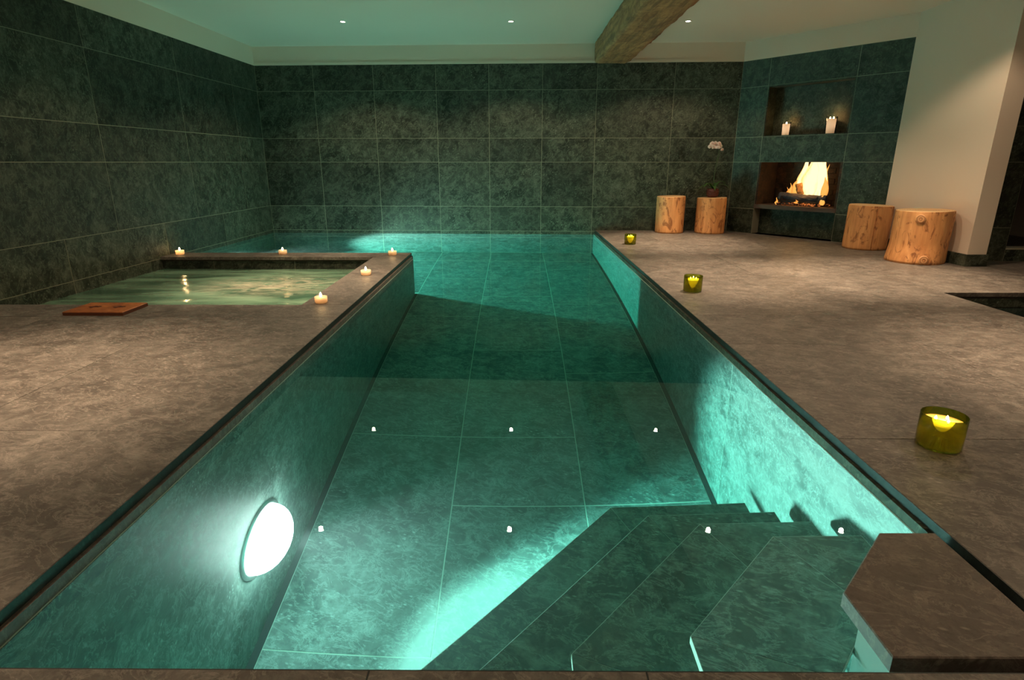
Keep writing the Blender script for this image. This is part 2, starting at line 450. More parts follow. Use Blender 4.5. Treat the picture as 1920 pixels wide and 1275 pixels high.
# ================================================================== DECK
DZ = 0.0
bm = bmesh.new()
def dbase(x0, x1, y0, y1, z0=-0.30, z1=-0.004): box(bm, (x0, y0, z0), (x1, y1, z1))
dbase(-4.4, 7.1, -1.6, 0.93)
dbase(-4.4, -1.21, 0.93, 4.12)
dbase(-1.56, -1.21, 4.12, 6.69); dbase(-4.3, -1.56, 6.41, 6.69)
dbase(1.23, 3.42, 0.93, 8.95); dbase(3.42, 7.1, 4.60, 6.4); dbase(3.42, 7.1, 0.93, 2.0); dbase(5.7, 7.1, 2.0, 4.6)
dbase(3.42, 4.6, 6.4, 8.9)
floor = struct(link('floor', bm, DGROUT), 'brown grey stone paving around the pools')
TH = 0.033
def dslab(x0, x1, y0, y1): tile('stone_slab', rect(x0, x1, y0, y1), floor, DECK, None, TH, 0.0012, 0.0015, random.uniform(-0.0004, 0.0004))
def dpoly(pts): tile('stone_slab', pts, floor, DECK, None, TH, 0.0012, 0.0015, 0)
# near strip under the camera
for x0, x1 in ((-4.2, -2.6), (-2.6, -1.2), (-1.2, -0.30), (-0.30, 0.27), (0.27, 1.22), (1.22, 2.34), (2.34, 3.9), (3.9, 5.5), (5.5, 7.1)):
    for y0, y1 in ((-1.5, -0.4), (-0.4, 0.945)): dslab(x0, x1, y0, y1)
# left deck
for x0, x1, y0, y1 in ((-2.2, -1.2, 0.945, 2.05), (-2.2, -1.2, 2.05, 3.15), (-4.16, -2.2, 0.945, 1.7), (-4.16, -2.2, 1.7, 3.15),
                       (-3.15, -1.2, 3.15, 3.79), (-4.14, -3.15, 3.15, 3.79), (-3.15, -1.2, 3.79, 4.14), (-4.13, -3.15, 3.79, 4.14)):
    dslab(x0, x1, y0, y1)
dpoly([(-1.57, 4.14), (-1.2, 4.14), (-1.2, 5.3), (-1.57, 5.3)])
dpoly([(-1.57, 5.3), (-1.2, 5.3), (-1.2, 6.70), (-1.57, 6.38)])
dpoly([(-3.95, 6.38), (-1.57, 6.38), (-1.2, 6.70), (-3.95, 6.70)])
# right deck
for x0, x1, y0, y1 in ((1.22, 2.34, 0.945, 2.0), (1.22, 2.34, 2.0, 3.2), (2.34, 3.43, 0.945, 3.2), (3.43, 5.6, 0.945, 2.05), (5.6, 7.1, 0.945, 4.585),
                       (1.22, 3.43, 3.2, 3.87), (1.22, 3.43, 3.87, 4.87), (1.22, 2.97, 4.87, 5.35), (2.97, 3.43, 4.87, 5.35),
                       (3.43, 5.2, 4.585, 5.35), (5.2, 7.1, 4.585, 5.35), (1.22, 2.22, 5.35, 6.6), (2.22, 4.05, 5.35, 6.6),
                       (4.05, 4.7, 5.35, 5.805), (4.7, 5.9, 5.35, 6.13), (5.9, 7.1, 5.35, 6.13), (4.05, 4.508, 5.805, 6.6),
                       (1.22, 2.0, 6.6, 7.7), (2.0, 3.1, 6.6, 7.7), (3.1, 4.505, 6.6, 7.25), (1.22, 1.9, 7.7, 9.03)):
    dslab(x0, x1, y0, y1)
dpoly([(3.1, 7.25), (4.5, 7.25), (4.5, 7.3), (4.19, 7.7), (3.1, 7.7)])
dpoly([(1.9, 7.7), (3.0, 7.7), (3.0, 8.98), (1.9, 9.03)])
dpoly([(3.0, 7.7), (4.19, 7.7), (3.2, 8.97), (3.0, 8.98)])
bm = bmesh.new(); prism(bm, [(C1*uf.x+BR.x, C1*uf.y+BR.y), (C2*uf.x+BR.x, C2*uf.y+BR.y), (C2*uf.x+BR.x-nf.x*0.18, C2*uf.y+BR.y-nf.y*0.18), (C1*uf.x+BR.x-nf.x*0.18, C1*uf.y+BR.y-nf.y*0.18)], -0.1, 0.0)
link('stone_slab', bm, DECK, floor)

# ================================================================== MAIN POOL
FZp = FLOOR_Z
# floor slabs
bm = bmesh.new(); prism(bm, [(-1.25, 0.9), (1.27, 0.9), (1.27, 9.2), (-1.25, 9.3)], FZp-0.2, FZp-0.001); prism(bm, [(-4.2, 6.6), (-1.25, 6.6), (-1.25, 9.4), (-4.2, 9.5)], FZp-0.2, FZp-0.001)
pool_floor = struct(link('floor.001', bm, PGROUT), 'green stone slabs on the bottom of the main pool')
def pslab(x0, x1, y0, y1, y1b=None):
    pts = [(x0, y0), (x1, y0), (x1, y1), (x0, y1 if y1b is None else y1b)]
    tile('stone_slab', pts, pool_floor, POOLS, Matrix.Translation((0, 0, FZp)), 0.03, 0.003, 0.0012, 0)
g1, g2 = XL_+0.035, XR_-0.035
for y0, y1 in ((0.98, 2.1), (2.1, 3.71), (3.71, 5.9)): pslab(g1, -0.38, y0, y1)
for y0, y1 in ((0.98, 1.6), (1.6, 3.05), (3.05, 3.71), (3.71, 5.05), (5.05, 6.6), (6.6, 8.1)): pslab(-0.38, 0.42, y0, y1)
for y0, y1 in ((0.98, 3.05), (3.05, 4.6), (4.6, 6.3), (6.3, 7.9)): pslab(0.42, g2, y0, y1)
pslab(g1, -0.38, 5.9, 7.4); pslab(g1, -0.38, 7.4, bwy(-0.38)-0.01, bwy(g1)-0.01)
pslab(-0.38, 0.42, 8.1, bwy(0.42)-0.01, bwy(-0.38)-0.01); pslab(0.42, g2, 7.9, bwy(g2)-0.01, bwy(0.42)-0.01)
for x0, x1 in ((-1.98, g1), (-2.85, -1.98), (-3.86, -2.85)):
    pslab(x0, x1, 6.72, 8.0); pslab(x0, x1, 8.0, bwy(x1)-0.01, bwy(x0)-0.01)
bm = bmesh.new()
box(bm, (XL_, 0.97, FZp-0.1), (g1, 6.68, FZp+0.0005)); box(bm, (g2, 0.97, FZp-0.1), (XR_, 9.05, FZp+0.0005))
struct(link('trim_1', bm, GUTTER), 'thin black gutter slot along the foot of the pool walls')
# side walls of the pool
def pool_wall(name, o, u, n, L, joints, label, th=0.06, depth=0.06):
    M = frame((o[0], o[1], 0), (u[0], u[1], 0), (0, 0, 1), (n[0], n[1], 0))
    bm = bmesh.new(); box(bm, (0, FZp-0.05, -depth), (L, -0.0665, -0.0012), M)
    w_ = struct(link(name, bm, PGROUT), label)
    for a0, a1 in zip(joints, joints[1:]):
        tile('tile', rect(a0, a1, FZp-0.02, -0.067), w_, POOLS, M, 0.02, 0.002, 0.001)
    return w_
pool_wall('wall_right.004', (XR_, 0.965), (0, 1), (-1, 0), 8.12, [0, 2.07, 3.6, 5.1, 6.6, 8.10], 'pale lit green stone wall on the right side of the pool')
pool_wall('wall_left.001', (XL_, 0.965), (0, 1), (1, 0), 5.72, [0, 1.95, 3.4, 4.6, 5.715], 'dark green stone wall on the left side of the pool')
pool_wall('wall_front.001', (XL_, 0.965), (1, 0), (0, 1), 2.38, [0, 0.8, 1.6, 2.38], 'near wall of the pool under the paving')
pool_wall('wall_left.002', (-3.9, 6.68), (1, 0), (0, 1), 2.72, [0, 0.9, 1.8, 2.72], 'far side of the hot tub block in the pool')
# strip of stone between the water and the coping, and the dark front arris of the coping
bm = bmesh.new()
for a, b in (((XL_-0.05, 0.97, -0.069), (XL_-0.004, 6.684, -0.034)), ((-3.95, 6.64, -0.069), (XL_-0.004, 6.684, -0.034))): box(bm, a, b)
struct(link('trim_6', bm, LAND), 'narrow strip of brown stone at the waterline')
bm = bmesh.new(); box(bm, (XR_+0.004, 0.97, -0.069), (XR_+0.05, 9.08, -0.034))
struct(link('trim_8', bm, WALL), 'narrow strip of dark stone at the waterline on the right')
bm = bmesh.new()
for a, b in (((1.2188, 0.945, -0.034), (1.26, 9.08, -0.0012)), ((-1.24, 0.945, -0.034), (-1.1988, 6.70, -0.0012)), ((-3.95, 6.66, -0.034), (-1.1988, 6.7012, -0.0012)), ((-1.2, 0.91, -0.034), (1.22, 0.9462, -0.0012))): box(bm, a, b)
struct(link('trim_7', bm, EDGE), 'dark edge of the stone coping along the pool')
# stone block core between pool and spa
bm = bmesh.new()
box(bm, (-1.56, 0.8, FZp-0.05), (XL_-0.06, 6.62, -0.30)); 
box(bm, (-3.95, 6.44, FZp-0.05), (-1.3, 6.62, -0.30))
struct(link('trim_2', bm, DGROUT))
# water body (one closed volume; its sides run a little into the walls)
bm = bmesh.new()
prism(bm, [(XL_-0.003, 0.962), (XR_+0.003, 0.962), (XR_+0.003, bwy(XR_)+0.003), (lwx(9.28)-0.003, 9.283), (lwx(6.68)-0.003, 6.677), (XL_-0.003, 6.677)], FZp-0.03, WATER)
pw = tag(link('pool_water', bm, WATERM), 'clear turquoise water filling the long pool', 'water')

# underwater lamps
LENS = emit('pool_lamp_lens', POOL_COL, POOL_DOME)
def pool_light(loc, rz, label, power, aim, r=0.15, cone=80, bulge=0.05):
    t = root('pool_light', label, 'light', loc, rz, None)
    bm = bmesh.new()
    M = Matrix.Rotation(PI/2, 4, 'Y')       # axis along local +x
    n = 8
    prof = [(r*math.cos(k*PI/2/n), 0.012+bulge*math.sin(k*PI/2/n)) for k in range(n)]+[(0, 0.012+bulge)]
    lathe(bm, prof, 40, M); link('lens', bm, LENS, t, True)
    bm = bmesh.new(); lathe(bm, [(r-0.004, 0.0), (r-0.004, 0.014), (r+0.022, 0.012), (r+0.026, 0.0)], 40, M); link('trim_ring', bm, STEEL, t, True)
    spot('lamp_beam', (bulge+0.035, 0, 0), aim, power, POOL_COL, cone, 0.35, 0.07, t)
    return t
pool_light((XL_, 2.30, -1.20), 0, 'round glaring white underwater lamp in the left pool wall near the camera', POOL_SPOT_W, (1, -0.33, -0.04), 0.185, 100, 0.125)
pool_light((lwx(7.95)+0.0, 7.95, -1.1), 0, 'underwater lamp in the left wall behind the hot tub', POOL_SPOT2_W, (1, -0.03, -0.06), 0.15, 104)

# ================================================================== STEPS in the near right corner
steps = root('pool_steps', 'green stone corner steps descending into the pool at the lower right', 'steps', (1.0, 1.2, FZp))
steps_off = Vector((1.0, 1.2, FZp))
def oct_pts(xl, yl, yf, xr, y0):
    # left edge x=xl from y0 to yl, diagonal to (xl+(yf-yl), yf), far edge to xr
    return xl, yl, yf, xr, y0
MS = Matrix.Translation(-steps_off)
def tread(xl, yl, yf, z, arm=0.32, y0=0.99, xr=1.135, th=0.04):
    tx = xl+(yf-yl)/1.05              # tip where diagonal meets far edge
    k = math.tan(math.radians(22.5))
    T = (tx, yf); Lc = (xl, yl)
    Ti = (tx+arm*k, yf-arm); Li = (xl+arm, yl-arm*k)
    M = MS @ Matrix.Translation((0, 0, z))
    for pts in ([T, Ti, (xr, yf-arm), (xr, yf)], [Lc, Li, Ti, T], [(xl, y0), (xl+arm, y0), Li, Lc]):
        tile('tread', pts, steps, TREADS, M, th, 0.001, 0.001, 0)
    for pts in ([T, Ti, (xr, yf-arm), (xr, yf)], [Lc, Li, Ti, T], [(xl, y0), (xl+arm, y0), Li, Lc]):
        bm = bmesh.new(); prism(bm, [(p.x, p.y) for p in inset(pts, -0.0005)], -th+0.004, -0.0012, M)
        for p in bm.verts: pass
        link('mortar', bm, PGROUT, steps)
def riser(xl, yl, yf, z0, z1, inn=0.05, y0=1.0, xr=1.10):
    xl += inn; yf -= inn; yl -= inn*0.45
    tx = xl+(yf-yl)
    bm = bmesh.new(); prism(bm, [(xl, y0), (xr, y0), (xr, yf), (tx, yf), (xl, yl)], z0, z1, MS)
    link('riser', bm, STAIRP, steps)
TR = [(-0.44, 1.56, 2.52, -1.16), (-0.14, 1.46, 2.22, -0.86), (0.166, 1.36, 1.93, -0.56), (0.462, 1.237, 1.64, -0.27)]
for xl, yl, yf, z in TR: tread(xl, yl, yf, z)
bm = bmesh.new(); prism(bm, [(0.87, 1.06), (1.14, 1.06), (1.14, 1.34), (1.0, 1.34), (0.87, 1.20)], FZp, -0.045, MS)
link('core_pier', bm, STAIRP, steps)['label'] = 'white pier under the treads'
for (xl, yl, yf, z) in TR:     # slim brackets carrying each tread from the pier and the walls
    bm = bmesh.new()
    for p, q in (((xl+0.25, 1.0), (1.0, 1.08)), ((1.08, yf-0.12), (1.05, 1.3)), ((xl+(yf-yl)*0.5+0.16, yl+(yf-yl)*0.5-0.10), (0.95, 1.2))):
        P_, Q_ = Vector((*p, z-0.056)), Vector((*q, z-0.056))
        tube(bm, [MS @ P_, MS @ Q_], 0.013, 6)
    link('bracket', bm, STEEL, steps)
bm = bmesh.new()
prism(bm, [(0.80, 0.985), (1.188, 0.985), (1.188, 1.42), (1.031, 1.42), (0.80, 1.18)], -0.042, -0.002, MS, 0.003)
lo = link('landing_slab', bm, LAND, steps); lo['label'] = 'brown stone slab above the water'

# ================================================================== SPA
bm = bmesh.new()
sx0, sx1, sy0, sy1 = -4.02, -1.59, 4.17, 6.40
box(bm, (sx1, 4.0, -0.95), (sx1+0.03, 6.44, -0.3)); box(bm, (-4.1, sy1, -0.95), (sx1, sy1+0.04, -0.3)); box(bm, (-4.1, sy0-0.05, -0.95), (sx1, sy0, -0.05))
box(bm, (-4.1, 4.12, -1.0), (-1.56, 6.44, -0.95))
struct(link('trim_3', bm, GROUT))
Msp = frame((-4.1, sy1, 0), (1, 0, 0), (0, 0, 1), (0, -1, 0))
spaw = bmesh.new(); box(spaw, (0, -0.3, -0.03), (sx1+4.1, -0.046, -0.0035), Msp); box(spaw, (0, -0.3, -0.03), (sx1+4.1, -0.046, -0.0035), frame((sx1, 6.44, 0), (0, -1, 0), (0, 0, 1), (-1, 0, 0)))
spa_rim = struct(link('trim_4', spaw, GROUT), 'dark stone inner face of the hot tub rim')
for a0, a1 in ((0, 0.75), (0.75, 1.65), (1.65, 2.51)): tile('tile', rect(a0, a1, -0.3, -0.046), spa_rim, WALL, Msp, 0.02)
Mr = frame((sx1, 6.40, 0), (0, -1, 0), (0, 0, 1), (-1, 0, 0))
for a0, a1 in ((0, 1.1), (1.1, 2.24)): tile('tile', rect(a0, a1, -0.3, -0.046), spa_rim, WALL, Mr, 0.02)
bm = bmesh.new()
N = 60
SPAZ = -0.135
vs = [[bm.verts.new((-4.03+(sx1+4.03)*i/N, 4.165+(6.395-4.165)*j/N, SPAZ+0.004*noise.noise(Vector((i*0.16, j*0.3, 0))))) for i in range(N+1)] for j in range(N+1)]
for j in range(N):
    for i in range(N): bm.faces.new((vs[j][i], vs[j][i+1], vs[j+1][i+1], vs[j+1][i]))
low = [bm.verts.new((x, y, -0.94)) for x, y in ((-4.03, 4.165), (sx1, 4.165), (sx1, 6.395), (-4.03, 6.395))]
bm.faces.new(low)
for (a, b), edge in zip(((0, 1), (1, 2), (2, 3), (3, 0)), ([vs[0][i] for i in range(N+1)], [vs[j][N] for j in range(N+1)], [vs[N][N-i] for i in range(N+1)], [vs[N-j][0] for j in range(N+1)])):
    bm.faces.new([low[b], low[a]]+edge)
tag(link('spa_water', bm, SPAM, None, True), 'milky green churning water in the square hot tub', 'water')

# ================================================================== PLUNGE POOL at the right
bm = bmesh.new()
box(bm, (3.40, 4.605, -1.2), (5.7, 4.63, -0.05)); box(bm, (3.38, 2.0, -1.2), (3.415, 4.63, -0.05)); box(bm, (5.62, 2.0, -1.2), (5.68, 4.63, -0.05)); box(bm, (3.4, 2.0, -1.2), (5.7, 2.05, -0.05)); box(bm, (3.4, 2.0, -1.25), (5.7, 4.63, -1.2))
plun = struct(link('trim_5', bm, DGROUT), 'sunken dark stone plunge basin at the right')
Mp = frame((3.42, 4.60, 0), (1, 0, 0), (0, 0, 1), (0, -1, 0))
for a0, a1 in ((0, 1.1), (1.1, 2.2)): tile('tile', rect(a0, a1, -1.19, -0.048), plun, WALL, Mp, 0.005)
Mp2 = frame((3.42, 2.05, 0), (0, 1, 0), (0, 0, 1), (1, 0, 0))
for a0, a1 in ((0, 1.28), (1.28, 2.54)): tile('tile', rect(a0, a1, -1.19, -0.048), plun, WALL, Mp2, 0.005)
s = NT('dark_plunge_water'); gl = s.bsdf(Base_Color=(0.004, 0.007, 0.006), Roughness=0.02, IOR=1.33)
bm = bmesh.new(); box(bm, (3.422, 2.051, -1.19), (5.619, 4.598, -0.12))
tag(link('plunge_water', bm, s.fin(gl)), 'still black water in the small plunge pool at the right edge', 'water')

# ================================================================== BEAM
bm = bmesh.new()
nx, ny, nz = 8, 110, 5
bx0, bx1, by0, by1, bz0, bz1 = 1.11, 1.60, -1.48, 9.02, 2.335, 2.598
def jig(x, y, z, ax):
    e = 0.007*noise.noise(Vector((x*2.5, y*1.7, z*3+5)))+0.008*noise.noise(Vector((x*9, y*7, z*9)))
    return e
grid = {}
def bv(i, j, k):
    if (i, j, k) in grid: return grid[i, j, k]
    x = bx0+(bx1-bx0)*i/nx; y = by0+(by1-by0)*j/ny; z = bz0+(bz1-bz0)*k/nz
    e = jig(x, y, z, 0)
    dx = (-1 if i == 0 else 1 if i == nx else 0)*e; dz = (-e if k == 0 else 0)
    if k == 0 and i in (0, nx): dz += 0.012+0.012*noise.noise(Vector((y*3, i, 1))); dx += (0.01 if i == 0 else -0.01)
    grid[i, j, k] = bm.verts.new((x+dx, y, z+dz)); return grid[i, j, k]
for j in range(ny):
    for i in range(nx):
        for k in (0, nz): bm.faces.new((bv(i, j, k), bv(i+1, j, k), bv(i+1, j+1, k), bv(i, j+1, k)))
    for k in range(nz):
        for i in (0, nx): bm.faces.new((bv(i, j, k), bv(i, j+1, k), bv(i, j+1, k+1), bv(i, j, k+1)))
for j in (0, ny):
    for i in range(nx):
        for k in range(nz): bm.faces.new((bv(i, j, k), bv(i+1, j, k), bv(i+1, j, k+1), bv(i, j, k+1)))
tag(link('ceiling_beam', bm, BEAM, None, True), 'rough hewn brown timber beam running along the ceiling', 'beam')

# ================================================================== CEILING LIGHTS
LENSW = emit('halogen_lens', (1.0, 0.86, 0.68), 60.0)
TRIM = plain('downlight_trim', (0.75, 0.70, 0.62), 0.4)
def ceiling_light(label=None):
    t = root('ceiling_light', label or '', 'light')
    bm = bmesh.new(); lathe(bm, [(0.027, 0.0), (0.027, -0.004), (0.030, -0.007), (0.046, -0.004), (0.048, 0.0)], 28); link('trim_ring', bm, TRIM, t, True)
    bm = bmesh.new(); lathe(bm, [(0.0265, -0.001), (0.020, -0.006), (0.0, -0.009)], 24); link('lens', bm, LENSW, t, True)
    spot('lamp_beam', (0, 0, -0.03), (0, 0, -1), SPOT_W, SPOT_COL, 132, 0.3, 0.02, t)
    spot('lamp_beam', (0, 0, -0.03), (0, 0, -1), SPOT_W*7.5, SPOT_COL, 58, 0.9, 0.02, t)
    return t
proto = None
names = {(-2.06, 7.7): 'leftmost small recessed downlight in the row nearest the far wall',
         (-0.06, 7.7): 'middle small recessed downlight in the row nearest the far wall',
         (2.04, 7.7): 'small recessed downlight just right of the timber beam'}
for (x, y) in [(-2.06, 7.7), (-0.06, 7.7), (2.04, 7.7), (-2.06, 5.3), (-0.06, 5.3), (2.04, 5.3), (3.44, 5.3), (-2.4, 2.5), (3.1, 2.7), (-2.06, 0.2), (3.0, 0.2)]:
    if proto is None: t = proto = ceiling_light()
    else: t = copy_tree(proto)
    t.location = (x, y, CEIL)
    if (x, y) in names: t['label'] = names[(x, y)]; t['group'] = 'recessed downlights'
    else: t['label'] = {(-2.06, 5.3): 'downlight mirrored in the pool beside the glaring underwater lamp', (-0.06, 5.3): 'downlight mirrored in the pool floor left of the steps', (2.04, 5.3): 'downlight mirrored on the corner steps, left one of two', (3.44, 5.3): 'downlight mirrored on the corner steps, right one of two', (-2.4, 2.5): 'downlight shining on the near left deck', (3.1, 2.7): 'downlight shining on the right deck beside the plunge pool', (-2.06, 0.2): 'downlight behind the camera on the left', (3.0, 0.2): 'downlight behind the camera on the right'}[(x, y)]; t['group'] = 'recessed downlights'

# ================================================================== LOG STOOLS
def stool(name, loc, r, h, seed, label, crack=None, flare=0.0, lean=(0, 0), knots=()):
    t = root(name, label, 'stool', loc, 0, 'log stools')
    seg, rings = 180, 22
    def rad(a, z):
        n = noise.noise(Vector((math.cos(a)*1.3+seed*3.1, math.sin(a)*1.3, z*0.9)))
        f = noise.noise(Vector((math.cos(a)*4+seed, math.sin(a)*4, z*2.0)))
        rr = r*(1+0.05*n+0.012*f)+flare*max(0, 1-z/0.18)*(0.5+0.5*math.cos(a-3.6))
        if crack is not None:
            da = abs((a-crack+PI) % (2*PI)-PI)
            rr -= 0.045*max(0, 1-da/0.035)
        for ka, kz, kr in knots:
            d_ = math.hypot(((a-ka+PI) % (2*PI)-PI)*r, z-kz)
            rr += 0.012*math.exp(-(d_/kr)**2)
        return rr
    bm = bmesh.new(); R = []
    zt = lambda a: h+0.006*math.sin(a+seed)
    for k in range(rings+1):
        f = k/rings; ring = []
        for i in range(seg):
            a = 2*PI*i/seg; z = f*(zt(a))
            q = rad(a, z)*(0.985 if k == rings else 1)
            if k == 0: q *= 0.985
            ring.append(bm.verts.new((q*math.cos(a)+lean[0]*z, q*math.sin(a)+lean[1]*z, z)))
        R.append(ring)
    for A, B in zip(R, R[1:]):
        for i in range(seg): bm.faces.new((A[i], A[(i+1) % seg], B[(i+1) % seg], B[i]))
    bm.faces.new(R[0])
    link('trunk', bm, LOGW, t, True)
    bm = bmesh.new(); c = bm.verts.new((lean[0]*h, lean[1]*h, h+0.003)); E = []
    for i in range(seg):
        a = 2*PI*i/seg; q = rad(a, h)*0.985
        E.append(bm.verts.new((q*math.cos(a)+lean[0]*h, q*math.sin(a)+lean[1]*h, zt(a))))
    E2 = [bm.verts.new((v.co.x*0.97+lean[0]*h*0.03, v.co.y*0.97+lean[1]*h*0.03, v.co.z+0.003)) for v in E]
    for i in range(seg):
        bm.faces.new((E[i], E[(i+1) % seg], E2[(i+1) % seg], E2[i])); bm.faces.new((E2[i], E2[(i+1) % seg], c))
    link('end_grain', bm, ENDW, t, False)
    for ka, kz, kr in knots:
        q = rad(ka, kz)-0.002
        M = Matrix.Translation((q*math.cos(ka)+lean[0]*kz, q*math.sin(ka)+lean[1]*kz, kz)) @ Matrix.Rotation(ka, 4, 'Z') @ Matrix.Rotation(PI/2, 4, 'Y')
        bm = bmesh.new(); lathe(bm, [(kr, -0.004), (kr*0.85, 0.005), (kr*0.6, 0.001), (kr*0.4, 0.005), (kr*0.15, 0.001), (0, -0.003)], 20, Matrix.Identity(4))
        ko = link('knot', bm, KNOTW, t, True); ko.matrix_local = M
    return t
stool('log_stool', (2.285, 8.78, 0.0005), 0.205, 0.52, 1, 'pale peeled log stool nearest the pool, standing against the far wall with nothing on it')
stool('log_stool', (2.865, 8.72, 0.0005), 0.208, 0.505, 2, 'pale peeled log stool with the potted orchid on it')
stool('log_stool', (4.24, 7.12, 0.0005), 0.235, 0.51, 5, 'peeled log stool with a long vertical crack beside the fireplace', crack=-1.78)
stool('log_stool', (4.215, 6.15, 0.0005), 0.257, 0.525, 8, 'largest peeled log stool, with round knots, in front of the white wall', flare=0.03, lean=(0.015, 0),
      knots=((-2.25, 0.455, 0.045), (-1.9, 0.05, 0.045)))

# ================================================================== FLAMES AND CANDLES
def flame_mat(name, c0, c1, st):
    s = NT(name)
    lw = s.n('ShaderNodeLayerWeight', Blend=0.45).outputs['Facing']
    col = s.mix(lw, c0, c1)
    return s.fin(s.n('ShaderNodeEmission', Color=col, Strength=st))
CFLAME = flame_mat('candle_flame', (1.0, 0.85, 0.5), (1.0, 0.5, 0.12), 30.0)
WICK = plain('black_wick', (0.01, 0.01, 0.01), 0.9)
def flame_bm(h, r, M=None):
    bm = bmesh.new(); n = 8
    lathe(bm, [(0, 0)]+[(r*math.sin(PI*(k/n)**0.72)*(1-0.25*k/n), h*k/n) for k in range(1, n)]+[(0, h)], 12, M); return bm
def wax_mat(name, dcol, tcol, f):
    s = NT(name); a = s.n('ShaderNodeBsdfTranslucent', Color=(*tcol, 1)); b = s.n('ShaderNodeBsdfDiffuse', Color=(*dcol, 1))
    m = s.n('ShaderNodeMixShader', Fac=f); s.t.links.new(a.outputs[0], m.inputs[1]); s.t.links.new(b.outputs[0], m.inputs[2]); return s.fin(m)
WAXW = wax_mat('cream_wax', (0.9, 0.84, 0.76), (0.95, 0.80, 0.62), 0.5)
def frost_mat():
    s = NT('frosted_votive_glass')
    a = s.n('ShaderNodeBsdfTranslucent', Color=(0.95, 0.85, 0.72, 1)); b = s.n('ShaderNodeBsdfDiffuse', Color=(0.85, 0.8, 0.72, 1)); c = s.n('ShaderNodeBsdfTransparent', Color=(1, 0.95, 0.85, 1))
    m1 = s.n('ShaderNodeMixShader', Fac=0.35); s.t.links.new(a.outputs[0], m1.inputs[1]); s.t.links.new(b.outputs[0], m1.inputs[2])
    m2 = s.n('ShaderNodeMixShader', Fac=0.25); s.t.links.new(m1.outputs[0], m2.inputs[1]); s.t.links.new(c.outputs[0], m2.inputs[2])
    return s.fin(m2)
FROST = frost_mat()
def tealight(loc, label):
    t = root('tealight_candle', label, 'candle', loc, 0, 'tealights on the hot tub rim')
    bm = bmesh.new(); lathe(bm, [(0, 0), (0.040, 0), (0.046, 0.010), (0.046, 0.046), (0.042, 0.046), (0.041, 0.010), (0, 0.008)], 28); link('glass_cup', bm, FROST, t, True)
    bm = bmesh.new(); lathe(bm, [(0, 0.010), (0.039, 0.010), (0.0395, 0.034), (0, 0.034)], 28); link('wax', bm, WAXW, t, True)
    bm = bmesh.new(); tube(bm, [(0, 0, 0.033), (0.001, 0, 0.044)], 0.0014, 6); link('wick', bm, WICK, t)
    link('flame', flame_bm(0.040, 0.011, Matrix.Translation((0, 0, 0.041))), CFLAME, t, True)
    point('flame_light', (0, 0, 0.062), 0.9, (1.0, 0.55, 0.2), 0.012, t)
    point('wax_glow', (0, 0, 0.022), 0.25, (1.0, 0.62, 0.32), 0.008, t)
    return t
t0 = tealight((-3.80, 6.56, 0.001), 'tealight on the hot tub rim nearest the left wall')
for x, y, l in ((-2.64, 6.58, 'tealight halfway along the far rim of the hot tub'),
                (-1.385, 6.53, 'tealight at the far right corner of the hot tub rim'),
                (-1.385, 5.32, 'tealight on the right rim of the hot tub between two others'),
                (-1.445, 4.21, 'nearest tealight, at the near right corner of the hot tub')):
    c = copy_tree(t0); c.location = (x, y, 0.001); c['label'] = l

# green glass candles
def green_glass():
    s = NT('olive_green_glass')
    lw = s.n('ShaderNodeLayerWeight', Blend=0.25)
    tr = s.n('ShaderNodeBsdfTransparent', Color=(0.64, 0.74, 0.22, 1)); gl = s.n('ShaderNodeBsdfGlossy', Color=(1, 1, 1, 1), Roughness=0.04)
    m = s.n('ShaderNodeMixShader', Fac=s.math('MULTIPLY', lw.outputs['Fresnel'], 0.9)); s.t.links.new(tr.outputs[0], m.inputs[1]); s.t.links.new(gl.outputs[0], m.inputs[2])
    return s.fin(m)
GGLASS = green_glass()
GWAX = NT('yellow_candle_wax')
_tl = GWAX.n('ShaderNodeBsdfTranslucent', Color=(0.9, 0.62, 0.2, 1)); _df = GWAX.n('ShaderNodeBsdfDiffuse', Color=(0.80, 0.62, 0.25, 1))
_mx = GWAX.n('ShaderNodeMixShader', Fac=0.6); GWAX.t.links.new(_tl.outputs[0], _mx.inputs[1]); GWAX.t.links.new(_df.outputs[0], _mx.inputs[2]); GWAX = GWAX.fin(_mx)
def glass_candle(loc, label, rz=0):
    t = root('glass_candle', label, 'candle', loc, rz, 'green glass candles on the right deck')
    R_ = 0.0735
    bm = bmesh.new(); lathe(bm, [(0, 0), (R_-0.006, 0), (R_, 0.006), (R_, 0.124), (R_-0.0015, 0.126), (R_-0.003, 0.124), (R_-0.003, 0.008), (0, 0.008)], 56)
    link('glass', bm, GGLASS, t, True)
    bm = bmesh.new(); lathe(bm, [(0, 0.009), (R_-0.005, 0.009), (R_-0.005, 0.097), (R_-0.008, 0.095), (0, 0.094)], 48); link('wax', bm, GWAX, t, True)
    for a in (0.5, 2.6, 4.7):
        x, y = 0.024*math.cos(a), 0.024*math.sin(a)
        bm = bmesh.new(); tube(bm, [(x, y, 0.093), (x, y+0.001, 0.101)], 0.0013, 6); link('wick', bm, WICK, t)
        link('flame', flame_bm(0.017, 0.0055, Matrix.Translation((x, y, 0.099))), CFLAME, t, True)
    point('flame_light', (0, 0, 0.112), 0.75, (1.0, 0.66, 0.25), 0.02, t)
    point('wax_glow', (0, 0, 0.078), 0.25, (1.0, 0.9, 0.35), 0.02, t)
    return t
g0 = glass_candle((1.557, 1.945, 0.001), 'large green glass candle in front, nearest the camera, with flames')
for x, y, l in ((1.435, 4.64, 'green glass candle in the middle of the three along the pool edge'), (1.46, 7.46, 'smallest looking green glass candle, farthest along the pool edge')):
    c = copy_tree(g0); c.location = (x, y, 0.001); c['label'] = l; c.rotation_euler.z = random.random()

